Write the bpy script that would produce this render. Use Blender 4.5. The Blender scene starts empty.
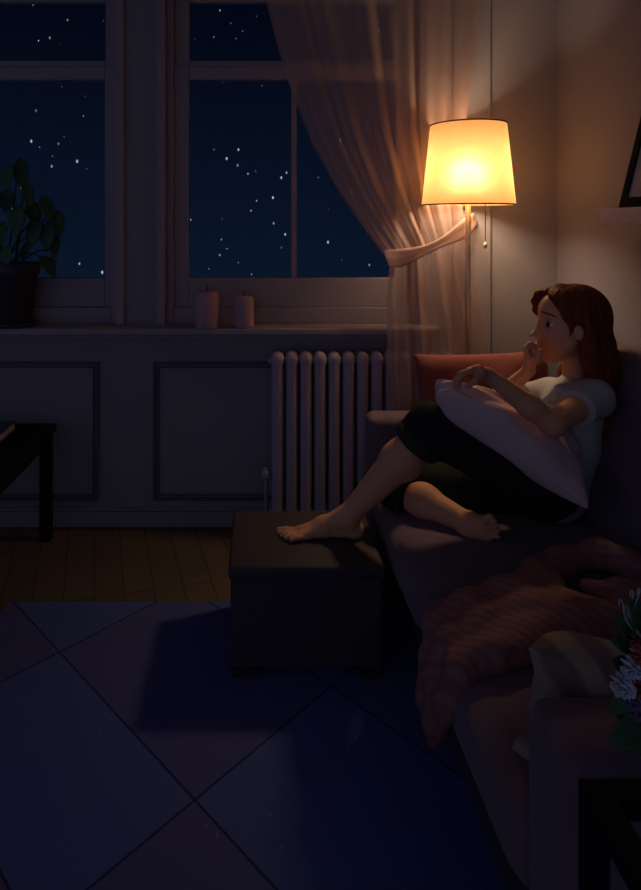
import bpy, bmesh, math, random
import numpy as np
from mathutils import Vector, noise
random.seed(7)
rng = np.random.default_rng(5)
C = bpy.context.scene.collection
PI = math.pi
CX, CY, F, EYE = 260.0, 225.0, 650.0, 1.5

def at(px, py, Y):
    """a point of the room at depth Y, seen from the eye height"""
    return Vector(((px - CX) * Y / F, Y, EYE - (py - CY) * Y / F))

# ------------------------------------------------------------------ materials
def mat(name, col, rough=0.7, metal=0.0, noise_amt=0.12, noise_scale=8.0, bump=0.0, bump_scale=60.0, sheen=0.0,
        spec=0.3, stretch=(1, 1, 1)):
    m = bpy.data.materials.new(name); m.use_nodes = True
    nt = m.node_tree; N = nt.nodes; L = nt.links
    b = N['Principled BSDF']
    b.inputs['Roughness'].default_value = rough
    b.inputs['Metallic'].default_value = metal
    b.inputs['Specular IOR Level'].default_value = spec
    if sheen: b.inputs['Sheen Weight'].default_value = sheen
    tc = N.new('ShaderNodeTexCoord'); mp = N.new('ShaderNodeMapping')
    mp.inputs['Scale'].default_value = stretch
    L.new(tc.outputs['Object'], mp.inputs['Vector'])
    nz = N.new('ShaderNodeTexNoise'); nz.inputs['Scale'].default_value = noise_scale; nz.inputs['Detail'].default_value = 4
    L.new(mp.outputs['Vector'], nz.inputs['Vector'])
    mx = N.new('ShaderNodeMix'); mx.data_type = 'RGBA'
    lo = [c * (1 - noise_amt) for c in col]; hi = [min(1, c * (1 + noise_amt)) for c in col]
    mx.inputs[6].default_value = (*lo, 1); mx.inputs[7].default_value = (*hi, 1)
    L.new(nz.outputs['Fac'], mx.inputs[0]); L.new(mx.outputs[2], b.inputs['Base Color'])
    if bump:
        n2 = N.new('ShaderNodeTexNoise'); n2.inputs['Scale'].default_value = bump_scale
        L.new(mp.outputs['Vector'], n2.inputs['Vector'])
        bp = N.new('ShaderNodeBump'); bp.inputs['Strength'].default_value = bump; bp.inputs['Distance'].default_value = 0.01
        L.new(n2.outputs['Fac'], bp.inputs['Height']); L.new(bp.outputs['Normal'], b.inputs['Normal'])
    return m

class NB:
    """little helper for node maths"""
    def __init__(s, m): s.nt = m.node_tree; s.N = s.nt.nodes; s.L = s.nt.links
    def math(s, op, a, b=None, c=None, clamp=False):
        n = s.N.new('ShaderNodeMath'); n.operation = op; n.use_clamp = clamp
        for i, v in enumerate((a, b, c)):
            if v is None: continue
            if isinstance(v, (int, float)): n.inputs[i].default_value = v
            else: s.L.new(v, n.inputs[i])
        return n.outputs[0]
    def mix(s, f, a, b):
        n = s.N.new('ShaderNodeMix'); n.data_type = 'RGBA'
        if isinstance(f, (int, float)): n.inputs[0].default_value = f
        else: s.L.new(f, n.inputs[0])
        for i, v in ((6, a), (7, b)):
            if isinstance(v, tuple): n.inputs[i].default_value = (*v, 1)
            else: s.L.new(v, n.inputs[i])
        return n.outputs[2]

M = {}
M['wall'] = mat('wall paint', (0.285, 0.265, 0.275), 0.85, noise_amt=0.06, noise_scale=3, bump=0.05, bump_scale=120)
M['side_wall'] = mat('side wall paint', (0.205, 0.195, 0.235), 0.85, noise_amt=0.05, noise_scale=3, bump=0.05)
M['moulding'] = mat('dark moulding paint', (0.12, 0.105, 0.12), 0.6, noise_amt=0.05)
M['skirt'] = mat('skirting paint', (0.27, 0.25, 0.265), 0.6, noise_amt=0.05)
M['trim'] = mat('trim paint', (0.33, 0.29, 0.295), 0.55, noise_amt=0.05)
M['ceiling'] = mat('ceiling paint', (0.4, 0.36, 0.36), 0.9)
M['radiator'] = mat('radiator enamel', (0.42, 0.34, 0.38), 0.5, noise_amt=0.05)
M['black_wood'] = mat('black stained wood', (0.012, 0.012, 0.016), 0.75, spec=0.08, noise_amt=0.3, stretch=(1, 12, 1))
M['ottoman'] = mat('dark ottoman leather', (0.062, 0.049, 0.054), 0.6, noise_amt=0.12, bump=0.15, bump_scale=180)
M['ottoman_foot'] = mat('ottoman foot wood', (0.035, 0.028, 0.03), 0.5)
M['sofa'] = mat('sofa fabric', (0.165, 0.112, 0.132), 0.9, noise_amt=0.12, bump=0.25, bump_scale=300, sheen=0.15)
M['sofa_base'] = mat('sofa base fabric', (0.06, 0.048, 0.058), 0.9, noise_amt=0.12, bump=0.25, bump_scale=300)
M['sofa_piping'] = mat('sofa piping', (0.03, 0.022, 0.026), 0.8)
M['red'] = mat('red cushion fabric', (0.27, 0.07, 0.05), 0.9, noise_amt=0.2, bump=0.2, bump_scale=200, sheen=0.2)
M['lap'] = mat('pale cushion fabric', (0.72, 0.54, 0.52), 0.9, noise_amt=0.06, bump=0.1, bump_scale=200)
M['skin'] = mat('skin', (0.74, 0.36, 0.19), 0.6, noise_amt=0.05, noise_scale=12, spec=0.25)
M['lips'] = mat('lips', (0.38, 0.06, 0.04), 0.5)
M['blush'] = mat('blush', (0.50, 0.14, 0.08), 0.7)
M['eye_white'] = mat('eye white', (0.85, 0.80, 0.75), 0.3, noise_amt=0.01)
M['iris'] = mat('iris', (0.02, 0.008, 0.005), 0.3)
M['brow'] = mat('brow hair', (0.035, 0.012, 0.008), 0.8)
M['hair'] = mat('auburn hair', (0.17, 0.04, 0.016), 0.62, noise_amt=0.45, noise_scale=14, bump=0.6, bump_scale=14,
                stretch=(5, 5, 0.7), spec=0.15)
M['shirt'] = mat('pale shirt cotton', (0.50, 0.53, 0.50), 0.9, noise_amt=0.04, bump=0.1, bump_scale=150)
M['pants'] = mat('dark capri cotton', (0.022, 0.026, 0.022), 0.95, noise_amt=0.2, bump=0.1, bump_scale=120, spec=0.1)
M['cuff'] = mat('rolled cuff cotton', (0.05, 0.05, 0.036), 0.95, noise_amt=0.2, spec=0.1)
M['chrome'] = mat('brushed nickel', (0.85, 0.70, 0.45), 0.38, 1.0, noise_amt=0.02)
M['lamp_base'] = mat('lamp base metal', (0.4, 0.33, 0.25), 0.3, 1.0, noise_amt=0.02)
M['chain'] = mat('pull chain', (0.20, 0.14, 0.08), 0.4, 0.8)
M['bead'] = mat('pull bead', (0.9, 0.75, 0.45), 0.3)
M['rim'] = mat('shade rim wire', (0.10, 0.05, 0.02), 0.6)
M['candle'] = mat('rose wax', (0.46, 0.28, 0.29), 0.5, noise_amt=0.04)
M['wick'] = mat('wick', (0.02, 0.015, 0.015), 0.9)
M['pot'] = mat('dark glazed pot', (0.07, 0.05, 0.065), 0.5)
M['soil'] = mat('soil', (0.02, 0.015, 0.012), 0.95, noise_amt=0.5, noise_scale=60)
M['leaf'] = mat('leaf green', (0.035, 0.10, 0.04), 0.55, noise_amt=0.35, noise_scale=10)
M['stem'] = mat('stem green', (0.03, 0.06, 0.03), 0.7)
M['book_cover'] = mat('book cover', (0.05, 0.07, 0.13), 0.6)
M['pages'] = mat('book pages', (0.5, 0.47, 0.42), 0.9)
M['shelf'] = mat('shelf board', (0.62, 0.50, 0.48), 0.6, noise_amt=0.06)
M['frame_dark'] = mat('picture frame wood', (0.02, 0.016, 0.02), 0.95, spec=0.03)
M['mount'] = mat('picture mount', (0.42, 0.38, 0.36), 0.9)
M['petal_white'] = mat('white petals', (0.55, 0.58, 0.66), 0.8, noise_amt=0.1, noise_scale=60)
M['petal_red'] = mat('coral petals', (0.45, 0.10, 0.07), 0.8, noise_amt=0.2)
M['petal_purple'] = mat('mauve petals', (0.20, 0.13, 0.25), 0.8, noise_amt=0.2)
M['sprig'] = mat('dry sprigs', (0.35, 0.37, 0.38), 0.8)
M['vase'] = mat('vase ceramic', (0.10, 0.12, 0.16), 0.35)

def striped(name, c1, c2, scale, axis, rough=0.9, soft=0.5, c3=None):
    m = mat(name, c1, rough, bump=0.3, bump_scale=160)
    nb = NB(m); b = nb.N['Principled BSDF']
    tc = [n for n in nb.N if n.type == 'TEX_COORD'][0]
    sp = nb.N.new('ShaderNodeSeparateXYZ'); nb.L.new(tc.outputs['Object'], sp.inputs[0])
    nz = nb.N.new('ShaderNodeTexNoise'); nz.inputs['Scale'].default_value = 5
    nb.L.new(tc.outputs['Object'], nz.inputs['Vector'])
    v = nb.math('MULTIPLY', sp.outputs[0], axis[0])
    v = nb.math('MULTIPLY_ADD', sp.outputs[1], axis[1], v)
    v = nb.math('MULTIPLY_ADD', sp.outputs[2], axis[2], v)
    v = nb.math('MULTIPLY_ADD', nz.outputs['Fac'], 0.05, v)
    s = nb.math('SINE', nb.math('MULTIPLY', v, scale))
    s = nb.math('MULTIPLY_ADD', s, soft, 0.5, clamp=True)
    nb.L.new(nb.mix(s, c1, c2), b.inputs['Base Color'])
    return m
M['blanket'] = striped('rose knitted throw', (0.24, 0.11, 0.10), (0.31, 0.14, 0.125), 260, (0.6, 0.75, 0.3), soft=0.6)
M['stripe'] = striped('striped cushion cloth', (0.20, 0.14, 0.11), (0.38, 0.31, 0.20), 70, (1, 0.2, 0.5), soft=1.2)

# ------------------------------------------------------------------ mesh helpers
def link(o, parent=None):
    C.objects.link(o)
    if parent is not None: o.parent = parent
    return o

def obj(name, bm, m, parent=None, smooth=False, auto=None):
    me = bpy.data.meshes.new(name)
    bmesh.ops.recalc_face_normals(bm, faces=bm.faces)
    bm.to_mesh(me); bm.free()
    if smooth:
        for p in me.polygons: p.use_smooth = True
    me.materials.append(M[m] if isinstance(m, str) else m)
    o = bpy.data.objects.new(name, me)
    if smooth and auto:
        for e in me.edges: pass
        md = o.modifiers.new('ws', 'WEIGHTED_NORMAL')
    if parent is not None and parent.type == 'EMPTY':
        pass
    return link(o, parent)

def pyobj(name, verts, faces, m, parent=None, smooth=True):
    me = bpy.data.meshes.new(name)
    me.from_pydata([tuple(v) for v in verts], [], faces)
    me.update()
    if smooth: me.polygons.foreach_set('use_smooth', [True] * len(me.polygons))
    me.materials.append(M[m] if isinstance(m, str) else m)
    return link(bpy.data.objects.new(name, me), parent)

def tag(o, label=None, cat=None, group=None, kind=None):
    if label: o['label'] = label
    if cat: o['category'] = cat
    if group: o['group'] = group
    if kind: o['kind'] = kind
    return o

def empty(name, loc=(0, 0, 0)):
    o = bpy.data.objects.new(name, None); o.location = loc; o.empty_display_size = 0.1
    C.objects.link(o); return o

ORIGINS = {}
def thing(name, loc, label, cat, group=None):
    o = empty(name, loc); tag(o, label, cat, group); return o

def local(parent):
    return Vector(parent.location) if parent is not None else Vector((0, 0, 0))

def box(bm, x0, x1, y0, y1, z0, z1, bev=0.0, seg=2, off=(0, 0, 0)):
    r = bmesh.ops.create_cube(bm, size=1)
    vs = r['verts']
    for v in vs:
        v.co = Vector((x0 + (v.co.x + .5) * (x1 - x0) - off[0], y0 + (v.co.y + .5) * (y1 - y0) - off[1],
                       z0 + (v.co.z + .5) * (z1 - z0) - off[2]))
    if bev > 0:
        es = set(e for v in vs for e in v.link_edges)
        bmesh.ops.bevel(bm, geom=list(es), offset=bev, segments=seg, affect='EDGES', profile=0.5)

def B(name, m, boxes, parent=None, bev=0.0, seg=2, smooth=None):
    """boxes in world coordinates, stored relative to the parent's location"""
    bm = bmesh.new(); off = local(parent)
    for b in boxes: box(bm, *b, bev=bev, seg=seg, off=off)
    return obj(name, bm, m, parent, smooth=(bev > 0.012) if smooth is None else smooth)

def lathe(name, m, prof, centre, parent=None, n=40, smooth=True, cap=True, sides=None):
    off = local(parent); bm = bmesh.new(); rings = []
    for r, z in prof:
        ring = []
        for i in range(n):
            a = 2 * PI * i / n
            ring.append(bm.verts.new((centre[0] + r * math.cos(a) - off.x, centre[1] + r * math.sin(a) - off.y, z - off.z)))
        rings.append(ring)
    for a, b in zip(rings, rings[1:]):
        for i in range(n):
            bm.faces.new((a[i], a[(i + 1) % n], b[(i + 1) % n], b[i]))
    if cap:
        bm.faces.new(rings[0][::-1]); bm.faces.new(rings[-1])
    return obj(name, bm, m, parent, smooth)

def tube_bm(bm, pts, rad, n=8, off=Vector((0, 0, 0))):
    pts = [Vector(p) - off for p in pts]
    if not isinstance(rad, (list, tuple)): rad = [rad] * len(pts)
    rings = []; up = Vector((0.123, 0.31, 0.95)).normalized()
    for i, p in enumerate(pts):
        d = (pts[min(i + 1, len(pts) - 1)] - pts[max(i - 1, 0)]).normalized()
        s = d.cross(up)
        if s.length < 1e-3: s = d.cross(Vector((1, 0, 0)))
        s.normalize(); t = d.cross(s)
        rings.append([bm.verts.new(p + (s * math.cos(2 * PI * k / n) + t * math.sin(2 * PI * k / n)) * rad[i]) for k in range(n)])
    for a, b in zip(rings, rings[1:]):
        for k in range(n): bm.faces.new((a[k], a[(k + 1) % n], b[(k + 1) % n], b[k]))
    bm.faces.new(rings[0][::-1]); bm.faces.new(rings[-1])

def tube(name, m, pts, rad, parent=None, n=8, smooth=True):
    bm = bmesh.new(); tube_bm(bm, pts, rad, n, local(parent)); return obj(name, bm, m, parent, smooth)

def spline(pts, k=6):
    P = [Vector(p) for p in pts]; out = []
    for i in range(len(P) - 1):
        p0 = P[max(i - 1, 0)]; p1 = P[i]; p2 = P[i + 1]; p3 = P[min(i + 2, len(P) - 1)]
        for j in range(k):
            t = j / k
            out.append(0.5 * ((2 * p1) + (p2 - p0) * t + (2 * p0 - 5 * p1 + 4 * p2 - p3) * t * t + (3 * p1 - p0 - 3 * p2 + p3) * t ** 3))
    out.append(P[-1]); return out

def lerp_curve(tab, t):
    for (a, va), (b, vb) in zip(tab, tab[1:]):
        if t <= b:
            w = (t - a) / (b - a); w = max(0, w)
            return va + (vb - va) * w
    return tab[-1][1]

# ------------------------------------------------------------------ rounded bodies from distance fields
class Field:
    def __init__(s, lo, hi, h):
        s.h = h; s.lo = np.array(lo, np.float32)
        s.n = np.ceil((np.array(hi) - np.array(lo)) / h).astype(int) + 1
        s.g = np.full(s.n, 1.0, np.float32)
    def sub(s, lo, hi, m):
        a = np.clip(np.floor((np.array(lo) - m - s.lo) / s.h).astype(int), 0, s.n)
        b = np.clip(np.ceil((np.array(hi) + m - s.lo) / s.h).astype(int) + 1, 0, s.n)
        ax = [s.lo[i] + s.h * np.arange(a[i], b[i], dtype=np.float32) for i in range(3)]
        sl = tuple(slice(a[i], b[i]) for i in range(3))
        return sl, np.stack(np.meshgrid(*ax, indexing='ij'), -1)
    def _merge(s, sl, d, k):
        g = s.g[sl]
        if k > 0:
            h = np.maximum(k - np.abs(g - d), 0) / k
            s.g[sl] = np.minimum(g, d) - h * h * k * 0.25
        else: s.g[sl] = np.minimum(g, d)
    def cone(s, p, q, r1, r2, k=0.02, clip=None):
        p = np.array(p, np.float32); q = np.array(q, np.float32); R = max(r1, r2)
        sl, P = s.sub(np.minimum(p, q), np.maximum(p, q), R + k + 3 * s.h)
        if P.size == 0: return
        v = q - p; t = np.clip(((P - p) @ v) / max(float(v @ v), 1e-9), 0, 1)
        d = np.linalg.norm(P - p - t[..., None] * v, axis=-1) - (r1 + (r2 - r1) * t)
        if clip: d = np.maximum(d, (P - np.array(clip[0], np.float32)) @ np.array(clip[1], np.float32))
        s._merge(sl, d, k)
    def chain(s, pts, rs, k=0.02):
        for a, b, r1, r2 in zip(pts, pts[1:], rs, rs[1:]): s.cone(a, b, r1, r2, k)
    def ell(s, c, r, k=0.02, axes=None, cut=False, plane=None):
        c = np.array(c, np.float32); r = np.array(r, np.float32); R = float(r.max())
        sl, P = s.sub(c, c, R + k + 3 * s.h)
        if P.size == 0: return
        q = P - c
        if axes is not None: q = q @ np.array(axes, np.float32).T
        k0 = np.linalg.norm(q / r, axis=-1); k1 = np.linalg.norm(q / (r * r), axis=-1)
        d = k0 * (k0 - 1) / np.maximum(k1, 1e-6)
        if plane is not None: d = np.maximum(d, (P - np.array(plane[0], np.float32)) @ np.array(plane[1], np.float32))
        if cut:
            g = s.g[sl]; e = -d
            h = np.maximum(k - np.abs(g - e), 0) / max(k, 1e-6)
            s.g[sl] = np.maximum(g, e) + h * h * k * 0.25
        else: s._merge(sl, d, k)
    def half(s, p, n):
        ax = [s.lo[i] + s.h * np.arange(s.n[i], dtype=np.float32) for i in range(3)]
        d = ((ax[0] - p[0]) * n[0])[:, None, None] + ((ax[1] - p[1]) * n[1])[None, :, None] + ((ax[2] - p[2]) * n[2])[None, None, :]
        s.g = np.maximum(s.g, d.astype(np.float32))
    def mesh(s, name, m, parent=None, smooth_it=2, disp=None):
        g = s.g; ins = g < 0
        nx, ny, nz = g.shape
        cnt = np.zeros((nx - 1, ny - 1, nz - 1), np.float32); acc = np.zeros((nx - 1, ny - 1, nz - 1, 3), np.float32)
        cor = [(i, j, k) for i in (0, 1) for j in (0, 1) for k in (0, 1)]
        def cs(a, c): return a[c[0]:nx - 1 + c[0], c[1]:ny - 1 + c[1], c[2]:nz - 1 + c[2]]
        for c in cor:
            for ax in range(3):
                if c[ax] == 0:
                    d = list(c); d[ax] = 1
                    A = cs(g, c); Bv = cs(g, d); x = (A < 0) != (Bv < 0)
                    t = np.where(x, A / np.where(x, A - Bv, 1), 0)
                    cnt += x
                    for q in range(3):
                        acc[..., q] += x * (c[q] + (t if q == ax else 0))
        act = cnt > 0
        idx = np.full(act.shape, -1, np.int64); idx[act] = np.arange(act.sum())
        cell = np.argwhere(act)
        V = (cell + acc[act] / cnt[act][:, None]) * s.h + s.lo
        Fs = []
        for ax in range(3):
            sh = [slice(0, n) for n in g.shape]; sh2 = list(sh)
            sh[ax] = slice(0, g.shape[ax] - 1); sh2[ax] = slice(1, g.shape[ax])
            A = ins[tuple(sh)]; Bv = ins[tuple(sh2)]
            e = np.argwhere(A != Bv); o1, o2 = [(1, 2), (2, 0), (0, 1)][ax]
            ok = (e[:, o1] > 0) & (e[:, o2] > 0) & (e[:, o1] < act.shape[o1]) & (e[:, o2] < act.shape[o2])
            e = e[ok]
            def ci(d1, d2):
                f = e.copy(); f[:, o1] -= d1; f[:, o2] -= d2
                return idx[f[:, 0], f[:, 1], f[:, 2]]
            q = np.stack([ci(1, 1), ci(0, 1), ci(0, 0), ci(1, 0)], 1)
            fl = ~A[e[:, 0], e[:, 1], e[:, 2]]
            q[fl] = q[fl][:, ::-1]
            Fs.append(q)
        Fq = np.concatenate(Fs); Fq = Fq[(Fq >= 0).all(1)]
        for _ in range(smooth_it):
            S = np.zeros_like(V); n = np.zeros(len(V))
            for a in range(4):
                i, j = Fq[:, a], Fq[:, (a + 1) % 4]
                for q in range(3):
                    S[:, q] += np.bincount(i, V[j, q], len(V)) + np.bincount(j, V[i, q], len(V))
                n += np.bincount(i, minlength=len(V)) + np.bincount(j, minlength=len(V))
            V = V * 0.5 + 0.5 * S / np.maximum(n, 1)[:, None]
        if disp is not None:
            V = V + disp(V)
        off = np.array(local(parent)); V = V - off
        me = bpy.data.meshes.new(name)
        me.vertices.add(len(V)); me.vertices.foreach_set('co', V.astype(np.float32).ravel())
        me.loops.add(Fq.size); me.loops.foreach_set('vertex_index', Fq.astype(np.int32).ravel())
        me.polygons.add(len(Fq)); me.polygons.foreach_set('loop_start', np.arange(0, Fq.size, 4, dtype=np.int32))
        me.update(calc_edges=True); me.validate()
        me.polygons.foreach_set('use_smooth', [True] * len(me.polygons))
        me.materials.append(M[m])
        return link(bpy.data.objects.new(name, me), parent)

def pillow(name, m, c, ux, uy, w, h, t, parent=None, n=28, pinch=0.12, wr=0.006, seed=0, taper=0.0):
    """soft cushion with pinched corners, half sizes w, h along ux, uy and half thickness t"""
    ux = Vector(ux).normalized(); uy = (Vector(uy) - ux * Vector(uy).dot(ux)).normalized(); un = ux.cross(uy)
    off = local(parent); bm = bmesh.new(); V = {}
    for side in (1, -1):
        for i in range(n + 1):
            for j in range(n + 1):
                edge = i in (0, n) or j in (0, n)
                if side == -1 and edge: V[(side, i, j)] = V[(1, i, j)]; continue
                u = -math.cos(PI * i / n); v = -math.cos(PI * j / n)
                s = 1 - pinch * (1 - abs(u) ** 2) * abs(v) ** 3; r = 1 - pinch * (1 - abs(v) ** 2) * abs(u) ** 3
                z = ((1 - u ** 4) * (1 - v ** 4)) ** 0.55 if not edge else 0
                tp = 1 - taper * (1 - u) / 2
                p = Vector(c) + ux * (u * w * r) + uy * (v * h * s * tp) + un * (z * t * side)
                if not edge:
                    p += un * side * wr * noise.noise(Vector((u * 2.2, v * 2.2, seed + side)))
                V[(side, i, j)] = bm.verts.new(p - off)
    for side in (1, -1):
        for i in range(n):
            for j in range(n):
                q = [V[(side, i, j)], V[(side, i + 1, j)], V[(side, i + 1, j + 1)], V[(side, i, j + 1)]]
                bm.faces.new(q if side == 1 else q[::-1])
    return obj(name, bm, m, parent, True)

# ================================================================== THE ROOM
WY = 3.228
XR = 1.475
def S(name, m, boxes, parent=None, bev=0.0):
    o = B(name, m, boxes, parent, bev=bev); 
    if parent is None: o['kind'] = 'structure'
    return o

# wooden floor boards
fm = mat('oak floor boards', (0.16, 0.105, 0.05), 0.6, noise_amt=0.1)
nb = NB(fm); tc = [n for n in nb.N if n.type == 'TEX_COORD'][0]
sp = nb.N.new('ShaderNodeSeparateXYZ'); nb.L.new(tc.outputs['Object'], sp.inputs[0])
br = nb.N.new('ShaderNodeTexBrick'); br.inputs['Scale'].default_value = 1
br.inputs['Brick Width'].default_value = 0.9; br.inputs['Row Height'].default_value = 0.12
br.inputs['Mortar Size'].default_value = 0.0025
br.inputs['Color1'].default_value = (0.155, 0.115, 0.070, 1); br.inputs['Color2'].default_value = (0.125, 0.093, 0.058, 1)
br.inputs['Mortar'].default_value = (0.05, 0.035, 0.02, 1)
mp = nb.N.new('ShaderNodeMapping'); mp.inputs['Rotation'].default_value = (0, 0, PI / 2 - 0.25)
nb.L.new(tc.outputs['Object'], mp.inputs['Vector']); nb.L.new(mp.outputs['Vector'], br.inputs['Vector'])
nb.L.new(br.outputs['Color'], nb.N['Principled BSDF'].inputs['Base Color'])
M['floor'] = fm
S('floor', 'floor', [(-2.7, XR + .1, -0.6, WY + .15, -0.05, 0)])

# back wall with its two window openings
W1 = (-2.15, -0.715); W2 = (-0.47, 0.79); ZS, ZT = 0.975, 2.70
S('wall_back', 'wall', [(-2.7, XR + .1, WY, WY + .15, 0, ZS), (-2.7, XR + .1, WY, WY + .15, ZT, 2.8),
                       (-2.7, W1[0], WY, WY + .15, ZS, ZT), (W1[1], W2[0], WY, WY + .15, ZS, ZT),
                       (W2[1], XR + .1, WY, WY + .15, ZS, ZT)])
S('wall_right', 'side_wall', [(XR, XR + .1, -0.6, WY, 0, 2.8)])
S('ceiling', 'ceiling', [(-2.7, XR + .1, -0.6, WY + .15, 2.8, 2.85)])
S('baseboard_back', 'skirt', [(-2.7, XR, WY - .018, WY, 0.006, 0.080), (-2.7, XR, WY - .010, WY, 0.084, 0.10), (-2.7, XR, WY - .006, WY, 0.0, 0.006), (-2.7, XR, WY - .006, WY, 0.080, 0.084)], bev=0.003)
S('baseboard_right', 'trim', [(XR - .018, XR, -0.6, WY - .02, 0, 0.10)], bev=0.003)
# window casings
def casing(name, x0, x1):
    w = 0.042; y0 = WY - .02
    S(name, 'trim', [(x0 - w, x0, y0, WY, ZS + .03, ZT + w), (x1, x1 + w, y0, WY, ZS + .03, ZT + w), (x0, x1, y0, WY, ZT, ZT + w)], bev=0.004)
casing('trim_1', *W1); casing('trim_2', *W2)
# vertical pilaster boards right of the window
S('trim_3', 'wall', [(0.955, 1.14, WY - .018, WY, 0.10, 2.8)], bev=0.003)
# wainscot panel mouldings
def panel(name, x0, x1, z0, z1):
    bx = []
    for ins, w, d in ((0, 0.014, 0.016), (0.022, 0.008, 0.009)):
        a, b, c, e = x0 + ins, x1 - ins, z0 + ins, z1 - ins
        bx += [(a, b, WY - d, WY, c, c + w), (a, b, WY - d, WY, e - w, e), (a, a + w, WY - d, WY, c + w, e - w), (b - w, b, WY - d, WY, c + w, e - w)]
    S(name, 'moulding', bx, bev=0.002)
panel('trim_4', -2.3, -0.80, 0.135, 0.822)
panel('trim_5', -0.53, 0.93, 0.135, 0.822)
# the long sill under both windows
S('trim_6', 'trim', [(-2.3, 0.87, WY - .13, WY + .05, 0.975, 1.005)], bev=0.006)
S('trim_7', 'trim', [(-2.25, 0.84, WY - .03, WY, 0.935, 0.975)], bev=0.004)

def glass_mat():
    m = bpy.data.materials.new('window glass'); m.use_nodes = True
    N = m.node_tree.nodes; L = m.node_tree.links; N.clear()
    o = N.new('ShaderNodeOutputMaterial'); mx = N.new('ShaderNodeMixShader')
    t = N.new('ShaderNodeBsdfTransparent'); t.inputs[0].default_value = (0.95, 0.97, 1, 1)
    g = N.new('ShaderNodeBsdfGlossy'); g.inputs['Roughness'].default_value = 0.02
    lw = N.new('ShaderNodeFresnel'); lw.inputs[0].default_value = 1.10
    L.new(lw.outputs[0], mx.inputs[0]); L.new(t.outputs[0], mx.inputs[1]); L.new(g.outputs[0], mx.inputs[2])
    L.new(mx.outputs[0], o.inputs[0]); return m
M['glass'] = glass_mat()
def window(name, x0, x1, gl, gr, muntin):
    w = empty(name, ((x0 + x1) / 2, WY + .05, ZS + .03)); w['kind'] = 'structure'
    a = 0.035
    y0, y1 = WY + .035, WY + .12
    B('outer_frame', 'trim', [(x0, x0 + a, y0, y1, ZS + .03, ZT), (x1 - a, x1, y0, y1, ZS + .03, ZT),
                        (x0 + a, x1 - a, y0, y1, ZS + .03, 1.085), (x0 + a, x1 - a, y0, y1, ZT - a, ZT)], w, bev=0.004)
    y0, y1 = WY + .06, WY + .11
    B('lower_sash', 'trim', [(x0 + a, gl, y0, y1, 1.085, 2.30), (gr, x1 - a, y0, y1, 1.085, 2.30),
                             (gl, gr, y0, y1, 1.085, 1.232), (gl, gr, y0, y1, 2.236, 2.30)], w, bev=0.004)
    y0, y1 = WY + .075, WY + .12
    B('upper_sash', 'trim', [(x0 + a, gl, y0, y1, 2.30, ZT - a), (gr, x1 - a, y0, y1, 2.30, ZT - a),
                             (gl, gr, y0, y1, 2.30, 2.335), (gl, gr, y0, y1, ZT - a - .03, ZT - a)], w, bev=0.004)
    if muntin: B('muntin', 'trim', [(muntin - .013, muntin + .013, WY + .065, WY + .10, 1.232, 2.236)], w, bev=0.003)
    B('glass', 'glass', [(gl, gr, WY + .083, WY + .087, 1.232, 2.236)], w)
    B('glass', 'glass', [(gl, gr, WY + .098, WY + .102, 2.335, ZT - a - .03)], w)
window('window_1', *W1, -2.05, -0.785, None)
window('window_2', *W2, -0.36, 0.685, 0.172)

# ------------------------------------------------------------------ rug with the diamond lines
rm = mat('diamond rug', (0.12, 0.12, 0.22), 0.95, noise_amt=0.1, bump=0.25, bump_scale=260)
nb = NB(rm); tc = [n for n in nb.N if n.type == 'TEX_COORD'][0]
sp = nb.N.new('ShaderNodeSeparateXYZ'); nb.L.new(tc.outputs['Object'], sp.inputs[0])
X, Yv = sp.outputs[0], sp.outputs[1]
p = nb.math('MULTIPLY', nb.math('MULTIPLY_ADD', X, 1.1, Yv), 1 / 1.487)
q = nb.math('MULTIPLY', nb.math('MULTIPLY_ADD', X, -1.04, Yv), 1 / 1.443)
def lines(v, L_):
    r = None
    for l in L_:
        d = nb.math('ABSOLUTE', nb.math('SUBTRACT', v, l))
        r = d if r is None else nb.math('MINIMUM', r, d)
    return r
def step(v, t): return nb.math('GREATER_THAN', v, t)
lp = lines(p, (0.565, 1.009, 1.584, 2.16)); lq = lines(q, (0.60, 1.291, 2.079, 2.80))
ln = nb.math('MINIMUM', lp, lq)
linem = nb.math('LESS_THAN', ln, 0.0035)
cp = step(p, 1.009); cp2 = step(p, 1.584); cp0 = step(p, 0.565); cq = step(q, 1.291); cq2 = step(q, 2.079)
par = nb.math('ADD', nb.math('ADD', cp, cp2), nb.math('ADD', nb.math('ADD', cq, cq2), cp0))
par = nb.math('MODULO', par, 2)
nz = nb.N.new('ShaderNodeTexNoise'); nz.inputs['Scale'].default_value = 3; nb.L.new(tc.outputs['Object'], nz.inputs['Vector'])
vo = nb.N.new('ShaderNodeTexVoronoi'); vo.inputs['Scale'].default_value = 42
mp2 = nb.N.new('ShaderNodeMapping'); mp2.inputs['Rotation'].default_value = (0, 0, 0.9); mp2.inputs['Scale'].default_value = (1, 0.35, 1)
nb.L.new(tc.outputs['Object'], mp2.inputs['Vector']); nb.L.new(mp2.outputs['Vector'], vo.inputs['Vector'])
fleck = nb.math('MULTIPLY', nb.math('LESS_THAN', vo.outputs['Distance'], 0.11), step(nz.outputs['Fac'], 0.54))
c_lamplit = (0.088, 0.097, 0.28); cb = (0.070, 0.125, 0.37)  # lamp's purple glow painted into the first colour; second is the plain blue
col = nb.mix(par, cb, c_lamplit)
col = nb.mix(nb.math('MULTIPLY', nz.outputs['Fac'], 0.35), col, (0.12, 0.12, 0.26))
col = nb.mix(nb.math('MULTIPLY', fleck, 0.35), col, (0.42, 0.38, 0.42))
col = nb.mix(nb.math('MULTIPLY', linem, 0.8), col, (0.012, 0.012, 0.025))
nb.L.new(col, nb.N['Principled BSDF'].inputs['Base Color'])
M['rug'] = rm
r_ = B('rug', 'rug', [(-0.995, 1.0, 0.25, 2.579, 0.0, 0.008)], None, bev=0.003, smooth=False)
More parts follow.
